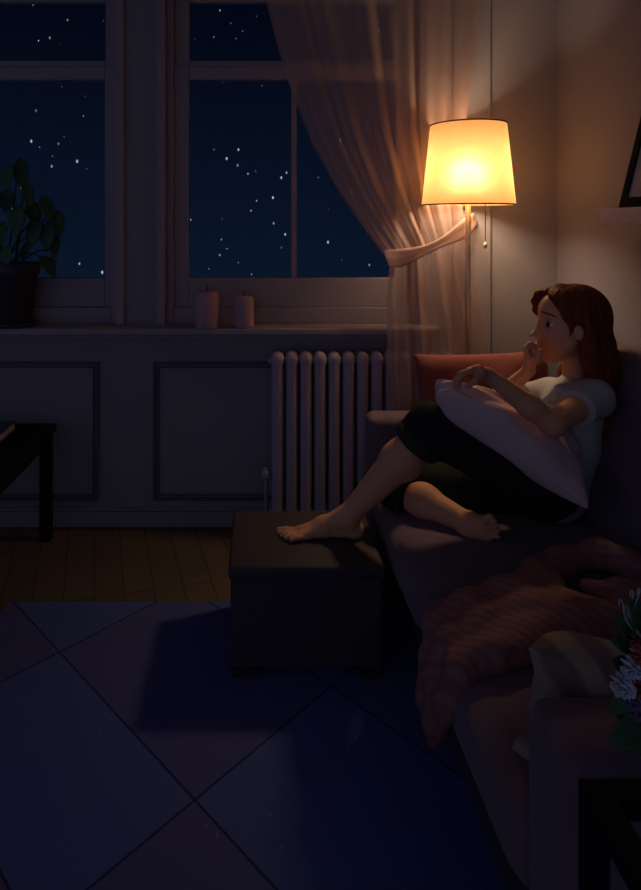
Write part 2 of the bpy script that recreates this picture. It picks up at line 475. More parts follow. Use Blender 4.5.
tag(r_, 'large blue rug with diamond lines, lamp-lit mauve painted into some cells, lying on the wooden floor', 'rug')

# ------------------------------------------------------------------ radiator
rad = thing('radiator', (0.46, 3.13, 0.0), 'cast iron column radiator against the wall under the window, left of the sofa', 'radiator')
RX0, RX1, NS = 0.05, 0.93, 13
pitch = (RX1 - RX0) / NS
for i in range(NS):
    x = RX0 + (i + .5) * pitch
    f = Field((x - .05, 3.06, 0.04), (x + .05, 3.235, 0.93), 0.005)
    for y in (3.105, 3.165):
        f.cone((x, y, 0.14), (x, y, 0.85), 0.028, 0.028, 0.01)
    f.cone((x, 3.108, 0.865), (x, 3.162, 0.865), 0.030, 0.030, 0.02)
    f.cone((x, 3.108, 0.125), (x, 3.162, 0.125), 0.028, 0.028, 0.02)
    f.cone((x - pitch / 2, 3.135, 0.845), (x + pitch / 2, 3.135, 0.845), 0.016, 0.016, 0.006)
    f.cone((x - pitch / 2, 3.135, 0.135), (x + pitch / 2, 3.135, 0.135), 0.016, 0.016, 0.006)
    if i in (0, NS - 1): 
        f.cone((x, 3.10, 0.04), (x, 3.10, 0.12), 0.020, 0.016, 0.01); f.cone((x, 3.17, 0.04), (x, 3.17, 0.12), 0.020, 0.016, 0.01)
        f.g = np.maximum(f.g, (0.0 - (f.lo[2] + f.h * np.arange(f.n[2])))[None, None, :].astype(np.float32))
    f.mesh('radiator_section', 'radiator', rad, smooth_it=1)
for x in (RX0 + .5 * pitch, RX1 - .5 * pitch):
    B('foot', 'radiator', [(x - .02, x + .02, 3.08, 3.19, 0.0, 0.05)], rad, bev=0.006)
vv = tube('valve', 'radiator', [(RX0 + .01, 3.125, 0.30), (RX0 - .02, 3.115, 0.30), (RX0 - .02, 3.115, 0.02)], 0.009, rad)
kn = bmesh.new(); off = local(vv)
bmesh.ops.create_uvsphere(kn, u_segments=14, v_segments=8, radius=0.5)
for v in kn.verts: v.co = Vector((v.co.x * .042, v.co.y * .042, v.co.z * .062)) + Vector((RX0 - .022, 3.10, 0.315)) - Vector(rad.location)
obj('valve_knob', kn, 'radiator', vv, True)

# ------------------------------------------------------------------ ottoman
ox0, ox1, oy0, oy1 = -0.105, 0.412, 2.13, 2.56
ot = thing('ottoman', ((ox0 + ox1) / 2, (oy0 + oy1) / 2, 0.008), 'dark square storage ottoman with lid standing on the rug in front of the sofa', 'ottoman')
B('body', 'ottoman', [(ox0 + .008, ox1 - .008, oy0 + .008, oy1 - .008, 0.040, 0.335)], ot, bev=0.008)
B('lid', 'ottoman', [(ox0, ox1, oy0, oy1, 0.330, 0.378)], ot, bev=0.014, seg=3)
for x in (ox0 + .05, ox1 - .05):
    for y in (oy0 + .042, oy1 - .06):
        bm = bmesh.new(); box(bm, x - .042, x + .042, y - .035, y + .035, 0.008, 0.042, off=local(ot))
        for v in bm.verts:
            if v.co.z + local(ot).z < 0.02:
                v.co.x += (local(ot).x * 0 + (x - local(ot).x - v.co.x) * 0.2)
        obj('foot', bm, 'ottoman_foot', ot)

# ------------------------------------------------------------------ side table on the left with a book
tb = thing('low_table', (-1.4, 2.7, 0), 'black low table with slim square legs at the left edge by the wall', 'table')
B('table_top', 'black_wood', [(-1.85, -0.985, 2.05, 3.15, 0.505, 0.54)], tb, bev=0.005)
B('apron', 'black_wood', [(-1.82, -1.005, 3.10, 3.115, 0.455, 0.505), (-1.02, -1.005, 2.08, 3.10, 0.455, 0.505)], tb)
for x, y in ((-1.02, 3.10), (-1.02, 2.10), (-1.80, 3.10), (-1.80, 2.10)):
    B('leg', 'black_wood', [(x - .025, x + .025, y - .025, y + .025, 0.008 if y < 2.5 and x > -1 else 0.0, 0.505)], tb, bev=0.003)
bk = thing('book', (-1.25, 2.95, 0.54), 'dark blue closed book lying on the low black table', 'book')
B('cover', 'book_cover', [(-1.40, -1.145, 2.86, 3.05, 0.540, 0.545), (-1.40, -1.145, 2.86, 3.05, 0.575, 0.580), (-1.405, -1.40, 2.86, 3.05, 0.540, 0.580)], bk, bev=0.001)
B('pages', 'pages', [(-1.398, -1.15, 2.865, 3.045, 0.545, 0.575)], bk)

# ------------------------------------------------------------------ sofa
SZ = 0.45
sf = thing('sofa', (0.95, 1.95, 0.0), 'long dark plum sofa along the right wall on which the woman sits', 'sofa')
def prism(name, m, prof, y0, y1, parent, bev=0.0, seg=3):
    bm = bmesh.new(); off = local(parent)
    a = [bm.verts.new(Vector((x, y0, z)) - off) for x, z in prof]; b = [bm.verts.new(Vector((x, y1, z)) - off) for x, z in prof]
    bm.faces.new(a); bm.faces.new(b[::-1]); n = len(prof)
    for i in range(n): bm.faces.new((a[i], b[i], b[(i + 1) % n], a[(i + 1) % n]))
    if bev: bmesh.ops.bevel(bm, geom=list(bm.edges), offset=bev, segments=seg, affect='EDGES', profile=0.5)
    return obj(name, bm, m, parent, bev > 0.01)
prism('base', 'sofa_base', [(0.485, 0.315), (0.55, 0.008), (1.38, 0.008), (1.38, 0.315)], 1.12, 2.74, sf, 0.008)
def cushion(name, m, x0, x1, y0, y1, z0, z1, parent, bev=0.04, puff=0.012, tilt=0.0, seed=0):
    bm = bmesh.new(); box(bm, x0, x1, y0, y1, z0, z1)
    bmesh.ops.subdivide_edges(bm, edges=list(bm.edges), cuts=14, use_grid_fill=True)
    c = Vector(((x0 + x1) / 2, (y0 + y1) / 2, (z0 + z1) / 2)); hx = (x1 - x0) / 2; hy = (y1 - y0) / 2; hz = (z1 - z0) / 2
    hv = Vector((hx, hy, hz)); off = local(parent)
    for v in bm.verts:
        d = v.co - c
        qv = Vector([max(abs(d[i]) - (hv[i] - bev), 0) * (1 if d[i] > 0 else -1) for i in range(3)])
        inn = Vector([max(-hv[i] + bev, min(hv[i] - bev, d[i])) for i in range(3)])
        if qv.length > 1e-6: d = inn + qv.normalized() * bev * min(1, max(abs(qv[i]) for i in range(3)) / bev)
        w = [1 - (abs(d[i]) / hv[i]) ** 2 for i in range(3)]
        for i in range(3):
            o1, o2 = (i + 1) % 3, (i + 2) % 3
            if abs(d[i]) > hv[i] * .8: d[i] += math.copysign(puff * max(w[o1], 0) ** .5 * max(w[o2], 0) ** .5, d[i])
        d.x += tilt * (d.z + hz)
        v.co = c + d + noise.noise_vector((c + d) * 5 + Vector((seed, 0, 0))) * 0.004 - off
    return obj(name, bm, m, parent, True)
cushion('seat_cushion', 'sofa', 0.458, 1.20, 1.865, 2.735, 0.305, SZ, sf, seed=1)
cushion('seat_cushion', 'sofa', 0.458, 1.20, 1.145, 1.855, 0.305, SZ, sf, seed=4)
prism('backrest', 'sofa', [(1.20, 0.10), (1.20, 0.35), (1.335, 1.00), (1.345, 1.03), (1.43, 1.03), (1.43, 0.10)], 1.12, 2.74, sf, 0.02)
cushion('back_cushion', 'sofa', 1.145, 1.27, 1.945, 2.70, SZ - .005, 1.045, sf, bev=0.05, puff=0.02, tilt=0.19, seed=9)
cushion('back_cushion', 'sofa', 1.145, 1.27, 1.15, 1.935, SZ - .005, 1.045, sf, bev=0.05, puff=0.02, tilt=0.19, seed=12)
for y0, y1 in ((2.735, 2.885), (0.985, 1.145)):
    a = prism('armrest', 'sofa', [(0.462, 0.008), (0.462, 0.685), (1.40, 0.685), (1.40, 0.008)], y0, y1, sf, 0.035, 5)
red = pillow('red_cushion', 'red', (0.92, 2.645, 0.715), (1, 0, 0.03), (-0.02, 0.2, 1), 0.275, 0.262, 0.075, seed=3, wr=0.02, pinch=0.03)
tag(red, 'red cushion leaning on the far arm of the sofa behind the woman', 'cushion')

# striped cushion tucked at the near arm
st = pillow('striped_cushion', 'stripe', (0.74, 1.235, 0.60), (1, 0.0, 0.05), (0.0, -0.42, 1), 0.25, 0.165, 0.06, seed=8, wr=0.025)
tag(st, 'beige striped cushion propped against the near arm of the sofa', 'cushion')

# knitted throw bunched on the seat and hanging over its edge
f = Field((0.36, 1.30, 0.10), (1.16, 2.12, 0.66), 0.006)
def roll(pts, rs, k=0.03): f.chain([at(*p_) for p_ in pts], rs, k)
roll([(660, 585, 1.80), (630, 565, 1.86), (600, 553, 1.93), (565, 560, 1.92), (537, 578, 1.84), (520, 598, 1.74), (532, 612, 1.66),
      (570, 617, 1.64), (610, 618, 1.64), (660, 622, 1.64)], [.036, .038, .04, .042, .044, .044, .042, .038, .036, .034])
roll([(655, 596, 1.74), (620, 592, 1.76), (590, 588, 1.78)], [.034, .030, .022], .02)
f.chain([(.80, 1.79, .50), (.66, 1.75, .50), (.55, 1.71, .495), (.465, 1.68, .465), (.437, 1.665, .39), (.432, 1.67, .28), (.436, 1.685, .185)], [.046, .044, .042, .036, .032, .028, .012], .03)
f.chain([(.76, 1.70, .50), (.64, 1.66, .50), (.55, 1.62, .495), (.465, 1.59, .465), (.437, 1.585, .39), (.432, 1.60, .28), (.436, 1.635, .20)], [.042, .040, .040, .036, .033, .030, .016], .035)
f.chain([(.74, 1.62, .49), (.63, 1.58, .49), (.55, 1.54, .485), (.468, 1.515, .46), (.44, 1.52, .38), (.435, 1.55, .29)], [.040, .038, .036, .030, .026, .016], .035)
f.chain([(.90, 1.62, .455), (.80, 1.70, .455), (.68, 1.65, .455), (.58, 1.61, .45)], [.05, .055, .05, .04], .05)
roll([(640, 636, 1.60), (590, 632, 1.62), (550, 632, 1.61), (518, 650, 1.54)], [.026, .03, .03, .024], .03)
roll([(640, 604, 1.72), (600, 610, 1.70), (560, 600, 1.72)], [.018, .018, .018], .03)
def ruff(V):
    out = np.zeros_like(V)
    for i, v in enumerate(V):
        out[i] = np.array(noise.noise_vector(Vector(v) * 14)) * 0.009
    return out
bl = f.mesh('knitted_throw', 'blanket', None, 2, ruff)
tag(bl, 'rose pink knitted throw bunched on the sofa seat and hanging over its edge', 'throw blanket')

# ------------------------------------------------------------------ floor lamp
LX, LY = (468 - CX) * 2.98 / F, 2.98
lp_ = thing('floor_lamp', (LX, LY, 0), 'lit floor lamp with a glowing yellow shade standing behind the sofa', 'lamp')
lathe('base', 'lamp_base', [(0.0, 0.0), (0.115, 0.0), (0.115, 0.012), (0.10, 0.020), (0.02, 0.032), (0.0, 0.032)], (LX, LY), lp_, cap=False)
lathe('pole', 'chrome', [(0.0125, 0.03), (0.0125, 1.62), (0.009, 1.63), (0.009, 1.66)], (LX, LY), lp_, n=24)
sm = bpy.data.materials.new('lamp shade cloth'); sm.use_nodes = True
N = sm.node_tree.nodes; L = sm.node_tree.links; N.clear()
o_ = N.new('ShaderNodeOutputMaterial'); mx = N.new('ShaderNodeMixShader'); mx.inputs[0].default_value = 0.36
d_ = N.new('ShaderNodeBsdfDiffuse'); t_ = N.new('ShaderNodeBsdfTranslucent')
wv = N.new('ShaderNodeTexNoise'); wv.inputs['Scale'].default_value = 30; tcx = N.new('ShaderNodeTexCoord')
cm = N.new('ShaderNodeMix'); cm.data_type = 'RGBA'; cm.inputs[6].default_value = (0.56, 0.32, 0.135, 1); cm.inputs[7].default_value = (0.61, 0.36, 0.16, 1)
L.new(tcx.outputs['Object'], wv.inputs['Vector']); L.new(wv.outputs['Fac'], cm.inputs[0])
L.new(cm.outputs[2], d_.inputs[0]); L.new(cm.outputs[2], t_.inputs[0])
rf_ = N.new('ShaderNodeBsdfRefraction'); rf_.inputs['Roughness'].default_value = 1.0; rf_.inputs['IOR'].default_value = 1.3
rf_.inputs['Color'].default_value = (1, 0.74, 0.36, 1)
mz = N.new('ShaderNodeMixShader'); mz.inputs[0].default_value = 0.055
L.new(d_.outputs[0], mx.inputs[1]); L.new(t_.outputs[0], mx.inputs[2]); L.new(mx.outputs[0], mz.inputs[1]); L.new(rf_.outputs[0], mz.inputs[2]); L.new(mz.outputs[0], o_.inputs[0])
M['shade'] = sm
zb, zt, rb, rt = 1.592, 1.958, 0.206, 0.168
sh = lathe('lamp_shade', 'shade', [(rb, zb), (rb + (rt - rb) / 3, zb + (zt - zb) / 3), (rb + (rt - rb) * 2 / 3, zb + (zt - zb) * 2 / 3), (rt, zt)], (LX, LY), lp_, n=72, cap=False)
for nm, r, z in (('rim', rb, zb), ('rim', rt, zt)):
    lathe(nm, 'rim', [(r + .0022, z - .003), (r + .0022, z + .003), (r - .003, z + .003), (r - .003, z - .003), (r + .0022, z - .003)], (LX, LY), sh, n=72, cap=False).location = -Vector(lp_.location) * 0 
for c_ in sh.children: 
    c_.data.transform(__import__('mathutils').Matrix.Translation(-Vector(lp_.location)))
em = bpy.data.materials.new('bulb glow'); em.use_nodes = True
eb = em.node_tree.nodes['Principled BSDF']; eb.inputs['Base Color'].default_value = (1, .8, .5, 1)
eb.inputs['Emission Color'].default_value = (1, 0.66, 0.30, 1); eb.inputs['Emission Strength'].default_value = 2.5
M['bulb'] = em
bm = bmesh.new(); bmesh.ops.create_uvsphere(bm, u_segments=20, v_segments=12, radius=0.032)
for v in bm.verts: v.co += Vector((0, 0, 1.735))
obj('bulb', bm, 'bulb', lp_, True)
lathe('socket', 'lamp_base', [(0.018, 1.65), (0.018, 1.705)], (LX, LY), lp_, n=20)
tube('spider', 'rim', [(LX - rt + .003, LY, zt - .01), (LX, LY, zt - .03), (LX + rt - .003, LY, zt - .01)], 0.002, lp_)
tube('spider', 'rim', [(LX, LY, 1.70), (LX + .045, LY, 1.73), (LX + .045, LY, 1.85), (LX, LY, zt - .03)], 0.0015, lp_)
cx_ = LX + 0.069
pc = tube('pull_chain', 'chain', [(LX + .017, LY - .004, 1.665), (cx_ - .02, LY - .02, 1.66), (cx_, LY - .03, 1.64), (cx_, LY - .03, 1.42)], 0.0020, lp_, 6)
bm = bmesh.new(); bmesh.ops.create_uvsphere(bm, u_segments=12, v_segments=8, radius=0.5)
for v in bm.verts: v.co = Vector((v.co.x * .018, v.co.y * .018, v.co.z * .03)) + Vector((cx_, LY - .03, 1.408)) - Vector(lp_.location)
obj('bead', bm, 'bead', pc, True)

# ------------------------------------------------------------------ sheer curtain
cmat = bpy.data.materials.new('sheer curtain'); cmat.use_nodes = True
N = cmat.node_tree.nodes; L = cmat.node_tree.links; N.clear()
o_ = N.new('ShaderNodeOutputMaterial'); m1 = N.new('ShaderNodeMixShader'); m2 = N.new('ShaderNodeMixShader')
d_ = N.new('ShaderNodeBsdfDiffuse'); t_ = N.new('ShaderNodeBsdfTranslucent'); tr = N.new('ShaderNodeBsdfTransparent')
col_ = (0.66, 0.49, 0.42, 1); d_.inputs[0].default_value = col_; t_.inputs[0].default_value = col_
lw = N.new('ShaderNodeLayerWeight'); lw.inputs['Blend'].default_value = 0.35
ma = N.new('ShaderNodeMath'); ma.operation = 'MULTIPLY_ADD'; ma.inputs[1].default_value = 0.6; ma.inputs[2].default_value = 0.52; ma.use_clamp = True
L.new(lw.outputs['Facing'], ma.inputs[0])
m1.inputs[0].default_value = 0.45
L.new(d_.outputs[0], m1.inputs[1]); L.new(t_.outputs[0], m1.inputs[2])
L.new(ma.outputs[0], m2.inputs[0]); L.new(tr.outputs[0], m2.inputs[1]); L.new(m1.outputs[0], m2.inputs[2]); L.new(m2.outputs[0], o_.inputs[0])
M['curtain'] = cmat
YC = 3.035
ct = thing('sheer_curtain', at(425, 250, YC), 'sheer pink curtain swept aside and tied back beside the window', 'curtain')
LT = [(-55, 258), (0, 265), (40, 275), (90, 290), (145, 312), (195, 340), (235, 368), (262, 389)]
RT = [(-55, 479), (0, 478), (60, 474), (120, 466), (180, 461), (228, 463)]
def curtain_sheet(name, rows, nu, nf, amp, seed):
    bm = bmesh.new(); off = local(ct); G = []
    nv = len(rows)
    for j, (l, r) in enumerate(rows):
        row = []; A = amp(j / (nv - 1))
        for i in range(nu + 1):
            u = i / nu
            # pleats wander a little from row to row
            uw = u + 0.012 * math.sin(7 * u + 3 * j / nv + seed)
            fold = math.sin(2 * PI * nf * uw + seed) * 0.6 + 0.4 * math.sin(2 * PI * nf * 1.7 * uw + 1.3 * seed)
            P_ = l.lerp(r, u)
            sag = 0
            row.append(bm.verts.new(P_ + Vector((A * .35 * math.cos(2 * PI * nf * uw), A * fold, sag)) - off))
        G.append(row)
    for a, b in zip(G, G[1:]):
        for i in range(nu): bm.faces.new((a[i], a[i + 1], b[i + 1], b[i]))
    return obj(name, bm, 'curtain', ct, True)
def lin(tab, n):
    a, b = tab[0][0], tab[-1][0]
    return [(a + (b - a) * i / n) for i in range(n + 1)]
rows = []
nv = 60
for j in range(nv + 1):
    t = j / nv
    yl = -55 + (262 + 55) * t; yr = -55 + (228 + 55) * t
    rows.append((at(lerp_curve(LT, yl), yl, YC), at(lerp_curve(RT, yr), yr, YC)))
curtain_sheet('upper_panel', rows, 220, 6, lambda t: 0.017 - 0.006 * t, 0.4)
rows = []
LB = [(262, 389), (300, 386), (420, 387), (480, 388)]
RB = [(228, 463), (262, 470), (300, 479), (353, 487), (420, 494), (460, 497)]
for j in range(40):
    t = j / 39
    yl = 262 + (480 - 262) * t; yr = 228 + (480 - 228) * t
    rows.append((at(lerp_curve(LB, yl), yl, YC), at(lerp_curve(RB, yr), yr, YC)))
curtain_sheet('lower_panel', rows, 160, 4, lambda t: 0.014 + 0.008 * t, 1.7)
# tie-back band
bm = bmesh.new(); off = local(ct); path = spline([at(386, 258, YC - .02), at(400, 258, YC - .05), at(425, 250, YC - .055), at(450, 238, YC - .045), at(468, 226, YC - .02), at(476, 218, WY - .03)], 8)
G = []
for i, p_ in enumerate(path):
    w = 0.030 + 0.012 * math.sin(i * 0.25)
    G.append([bm.verts.new(p_ + Vector((0.010 * c_, 0.006 * math.cos(c_ * 5), -w * c_)) - off) for c_ in (-1, -.6, -.2, .2, .6, 1)])
for a, b in zip(G, G[1:]):
    for k in range(5): bm.faces.new((a[k], a[k + 1], b[k + 1], b[k]))
tie = obj('tieback', bm, 'curtain', ct, True)
md = tie.modifiers.new('s', 'SOLIDIFY'); md.thickness = 0.004

# ------------------------------------------------------------------ candles on the sill
def candle(px, r, h, label):
    X = (px - CX) * 3.145 / F; z0 = 1.005
    c = thing('candle', (X, 3.145, z0), label, 'candle', 'candles on the window sill')
    lathe('wax', 'candle', [(0, z0), (r * .93, z0), (r, z0 + .008), (r, z0 + h - .025), (r * .93, z0 + h - .010), (r * .75, z0 + h - .002), (r * .4, z0 + h), (0, z0 + h - .002)], (X, 3.145), c, cap=False, n=32)
    tube('wick', 'wick', [(X, 3.145, z0 + h - .004), (X + .001, 3.145, z0 + h + .010), (X + .004, 3.145, z0 + h + .022)], 0.0022, c)
candle(207, 0.060, 0.178, 'taller and wider pink pillar candle on the sill, left one')
candle(244, 0.048, 0.155, 'shorter and slimmer pink pillar candle on the sill, right one')

# ------------------------------------------------------------------ potted plant
PX, PY = -1.215, 3.195
pl = thing('potted_plant', (PX, PY, 1.005), 'leafy green potted plant standing on the sill at the left edge', 'plant')
lathe('saucer', 'pot', [(0, 1.005), (0.10, 1.005), (0.122, 1.022), (0.118, 1.026), (0.0, 1.02)], (PX, PY), pl, cap=False)
lathe('pot', 'pot', [(0, 1.024), (0.088, 1.024), (0.118, 1.26), (0.128, 1.262), (0.131, 1.315), (0.122, 1.315), (0.115, 1.27), (0, 1.27)], (PX, PY), pl, cap=False)
lathe('soil', 'soil', [(0.112, 1.272), (0.09, 1.288), (0.0, 1.295)], (PX, PY), pl, cap=False)
def leaf_bm(bm, base, tip, width, droop, off, up=Vector((0, -0.35, 0.93)), n=8):
    base, tip = Vector(base), Vector(tip); d = tip - base; ln = d.length; d.normalize()
    s = d.cross(up)
    if s.length < .1: s = d.cross(Vector((0, 1, 0)))
    s.normalize(); nn = s.cross(d).normalized()
    rows_ = []
    for i in range(n + 1):
        t = i / n; w = width * (math.sin(PI * t ** 0.8) ** 0.75 if 0 < t < 1 else 0.02)
        c = base + d * ln * t - nn * droop * t * t
        rows_.append([bm.verts.new(c + s * w * k + nn * (abs(k) * w * 0.25) - off) for k in (-1, -.5, 0, .5, 1)])
    for a, b in zip(rows_, rows_[1:]):
        for k in range(4): bm.faces.new((a[k], a[k + 1], b[k + 1], b[k]))
leaves = [(20, 158, 22, 188, .035), (8, 188, 4, 212, .04), (26, 182, 30, 206, .03), (42, 195, 52, 222, .035), (57, 210, 60, 236, .032),
          (20, 205, 14, 236, .045), (38, 218, 30, 246, .045), (50, 232, 56, 255, .035), (40, 256, 57, 276, .035), (4, 222, -6, 250, .05),
          (34, 235, 18, 262, .03), (12, 165, 2, 190, .04), (48, 222, 46, 250, .04), (2, 240, -10, 262, .04), (-8, 190, -20, 220, .05), (-14, 225, -30, 250, .05),
          (30, 200, 38, 226, .035), (10, 245, 2, 268, .035), (56, 252, 50, 268, .02)]
st_pts = [(14, 262), (20, 262), (8, 262)]
for k, (x1, y1, x2, y2, w) in enumerate(leaves):
    Y_ = 3.12 + 0.03 * math.sin(k * 2.1)
    bm = bmesh.new(); leaf_bm(bm, at(x1, y1, Y_), at(x2, y2, Y_ - .03), w, 0.02, local(pl))
    lf = obj('leaf', bm, 'leaf', pl, True); md = lf.modifiers.new('s', 'SOLIDIFY'); md.thickness = 0.002
    b0 = Vector((PX + random.uniform(-.05, .05), PY - .02, 1.285)); e = at(x1, y1, Y_)
    if k % 2 == 0:
        mid = b0.lerp(e, .55) + Vector((0, 0, .04))
        tube('stem', 'stem', spline([b0, mid, e], 5), 0.004, pl, 6)

# ------------------------------------------------------------------ wall shelf with a leaning picture frame
ws = B('wall_shelf', 'shelf', [(1.22, XR, 1.45, 2.34, 1.503, 1.558)], None, bev=0.003)
tag(ws, 'pale thick floating shelf on the right wall above the sofa', 'shelf')
pf = thing('picture_frame', (1.30, 2.05, 1.558), 'dark picture frame leaning on the floating shelf at the right edge', 'picture')
def slant(xz):  # leaning board from the shelf to the wall
    x, z = xz; return x
def lean_box(name, m, y0, y1, h0, h1, d0, d1, parent):
    bm = bmesh.new(); box(bm, d0, d1, y0, y1, h0, h1, bev=0.002); off = local(parent); a = 0.24
    for v in bm.verts:
        x, z = v.co.x, v.co.z
        v.co.x = 1.262 + x * math.cos(a) + z * math.sin(a) - off.x; v.co.z = 1.562 - x * math.sin(a) * 0 + z * math.cos(a) - off.z; v.co.y -= off.y
    return obj(name, m=m, bm=bm, parent=parent)
bm = None
Y0, Y1, Hh = 1.80, 2.29, 0.50
fr = lean_box('frame', 'frame_dark', Y0, Y0 + .035, 0, Hh, 0, .022, pf)
lean_box('frame', 'frame_dark', Y1 - .035, Y1, 0, Hh, 0, .022, pf)
lean_box('frame', 'frame_dark', Y0 + .035, Y1 - .035, 0, .035, 0, .022, pf)
lean_box('frame', 'frame_dark', Y0 + .035, Y1 - .035, Hh - .035, Hh, 0, .022, pf)
lean_box('mount', 'mount', Y0 + .03, Y1 - .03, .03, Hh - .03, .008, .014, pf)

# ------------------------------------------------------------------ black side table with glass top, vase of flowers
et = thing('side_table', (0.72, 0.68, 0.0), 'black framed glass topped side table at the near end of the sofa', 'table')
tx0, tx1, ty0, ty1, tz = 0.440, 1.05, 0.42, 0.90, 0.735
B('frame', 'black_wood', [(tx0, tx1, ty1 - .035, ty1, tz - .03, tz), (tx0, tx1, ty0, ty0 + .035, tz - .03, tz),
                          (tx0, tx0 + .035, ty0 + .035, ty1 - .035, tz - .03, tz), (tx1 - .035, tx1, ty0 + .035, ty1 - .035, tz - .03, tz)], et, bev=0.002)
B('glass_top', 'glass', [(tx0 + .035, tx1 - .035, ty0 + .035, ty1 - .035, tz - .010, tz - .002)], et)
for x in (tx0, tx1 - .03):
    for y in (ty0, ty1 - .03): B('leg', 'black_wood', [(x, x + .03, y, y + .03, 0.008 if x < 1 else 0.0, tz - .03)], et, bev=0.002)
VX, VY = 0.68, 0.80
vs = thing('flower_vase', (VX, VY, tz), 'dark ceramic vase holding the bouquet on the side table', 'vase')
lathe('body', 'vase', [(0, tz), (0.04, tz), (0.055, tz + .05), (0.05, tz + .10), (0.03, tz + .14), (0.036, tz + .17), (0.032, tz + .17), (0.026, tz + .14), (0.0, tz + .06)], (VX, VY), vs, cap=False)
bq = thing('bouquet', (VX, VY, tz + .10), 'bouquet of white and coral flowers with green leaves at the right edge', 'flowers')
FD = 0.86
top = Vector((VX, VY, tz + .15))
def bloom(px, py, Y, r, m, n=26):
    c = at(px, py, Y); bm = bmesh.new(); off = local(bq)
    for i in range(n):
        ph = math.acos(1 - 2 * (i + .5) / n); th = i * 2.399
        d = Vector((math.sin(ph) * math.cos(th), math.sin(ph) * math.sin(th), math.cos(ph)))
        if d.y > .5: continue
        leaf_bm(bm, c + d * r * .25, c + d * r + noise.noise_vector(d * 5) * r * .2, r * .55, -r * .15, off, up=Vector((d.z, .3, -d.x)), n=4)
    b_ = obj('blossom', bm, m, bq, True); md = b_.modifiers.new('s', 'SOLIDIFY'); md.thickness = 0.001
    tube('stem', 'stem', spline([top, top.lerp(c, .5) + Vector((0, 0, .02)), c], 5), 0.002, bq, 5)
for a in ((621, 685, .88, .017, 'petal_white'), (631, 668, .86, .016, 'petal_white'), (627, 690, .85, .012, 'petal_white'), (637, 655, .87, .012, 'petal_white'), (636, 640, .88, .013, 'petal_red'), (640, 655, .85, .014, 'petal_red'),
          (634, 702, .88, .013, 'petal_purple'), (641, 686, .86, .017, 'petal_red'), (640, 712, .88, .014, 'petal_purple'), (650, 672, .85, .02, 'petal_white'), (655, 640, .86, .02, 'petal_red'),
          (656, 700, .87, .02, 'petal_purple')): bloom(*a)
for k, (x1, y1, x2, y2, w) in enumerate([(632, 640, 618, 614, .014), (640, 650, 613, 640, .012), (634, 655, 622, 632, .014), (640, 620, 632, 602, .014), (630, 690, 614, 714, .015),
                                         (634, 705, 620, 725, .014), (640, 720, 612, 742, .016), (642, 730, 618, 748, .014), (645, 640, 628, 622, .016), (648, 660, 636, 618, .018), (640, 700, 626, 716, .012),
                                         (640, 740, 626, 752, .012), (628, 668, 615, 662, .012)]):
    bm = bmesh.new(); leaf_bm(bm, at(x1, y1, .89), at(x2, y2, .87 + .01 * (k % 3)), w, 0.006, local(bq), up=Vector((0.1, -.8, .5)))
    lf = obj('leaf', bm, 'leaf', bq, True); md = lf.modifiers.new('s', 'SOLIDIFY'); md.thickness = 0.001
    tube('stem', 'stem', spline([top, top.lerp(at(x1, y1, .89), .6), at(x1, y1, .89)], 4), 0.0018, bq, 5)
for (x2, y2) in ((622, 601), (633, 592), (640, 590), (628, 606)):
    tube('sprig', 'sprig', spline([top, at(645, 640, .87), at(x2, y2, .88), at(x2 - 3, y2 + 5, .88)], 5), 0.0011, bq, 5)

# ================================================================== THE WOMAN
HC = at(575, 322, 2.30)
TH = math.radians(-12)
hf = Vector((-math.cos(TH), -math.sin(TH), 0)); hl = Vector((math.sin(TH), -math.cos(TH), 0)); hu = Vector((0, 0, 1))
DT = math.radians(3)   # chin slightly down
hf2 = (hf * math.cos(DT) - hu * math.sin(DT)); hu2 = (hu * math.cos(DT) + hf * math.sin(DT))
def H(a, b, c): return HC + hf2 * a + hl * b + hu2 * c
AX = [tuple(hf2), tuple(hl), tuple(hu2)]
wm = thing('woman', at(545, 520, 2.3), 'barefoot woman in pale shirt and black capri trousers sitting with chin on hand', 'person')

hipL, hipR = at(545, 485, 2.23), at(541, 488, 2.40)
kneeL, ankL = at(430, 428, 2.22), at(347, 517, 2.335)
kneeR, ankR = at(398, 488, 2.41), at(472, 525, 2.20)
shL, shR = at(594, 397, 2.19), at(549, 394, 2.42)
elL, wrL = at(553, 424, 2.04), at(488, 375, 2.065)
elR, wrR = at(489, 408, 2.40), at(529, 370, 2.30)

f = Field((0.02, 1.93, 0.36), (1.32, 2.56, 1.31), 0.0042)
# torso
f.cone(at(552, 482, 2.31), at(566, 445, 2.31), .10, .085, .04)
f.cone(at(566, 445, 2.31), at(574, 412, 2.31), .085, .095, .04)
f.cone(shL, shR, .042, .042, .05)
f.cone(hipL, hipR, .095, .095, .04)
# neck
f.cone(at(577, 388, 2.31), at(572, 350, 2.305), .044, .038, .02)
# head
f.ell(H(-.005, 0, .022), (.112, .088, .100), .02, AX)
f.ell(H(.045, 0, -.02), (.078, .074, .095), .02, AX)
f.ell(H(.045, 0, .045), (.073, .068, .066), .02, AX)
f.ell(H(.100, 0, -.078), (.027, .030, .030), .02, AX)
f.ell(H(.060, 0, -.075), (.058, .050, .058), .025, AX)
f.cone(H(.094, 0, -.124), H(.099, 0, -.114), .019, .018, .025)
for s in (1, -1):
    f.ell(H(.070, s * .040, -.050), (.040, .032, .038), .02, AX)
    f.cone(H(.035, s * .060, -.06), H(.085, s * .02, -.118), .020, .014, .03)
    f.ell(H(.112, s * .044, 0.004), (.022, .022, .014), .012, AX, cut=True)
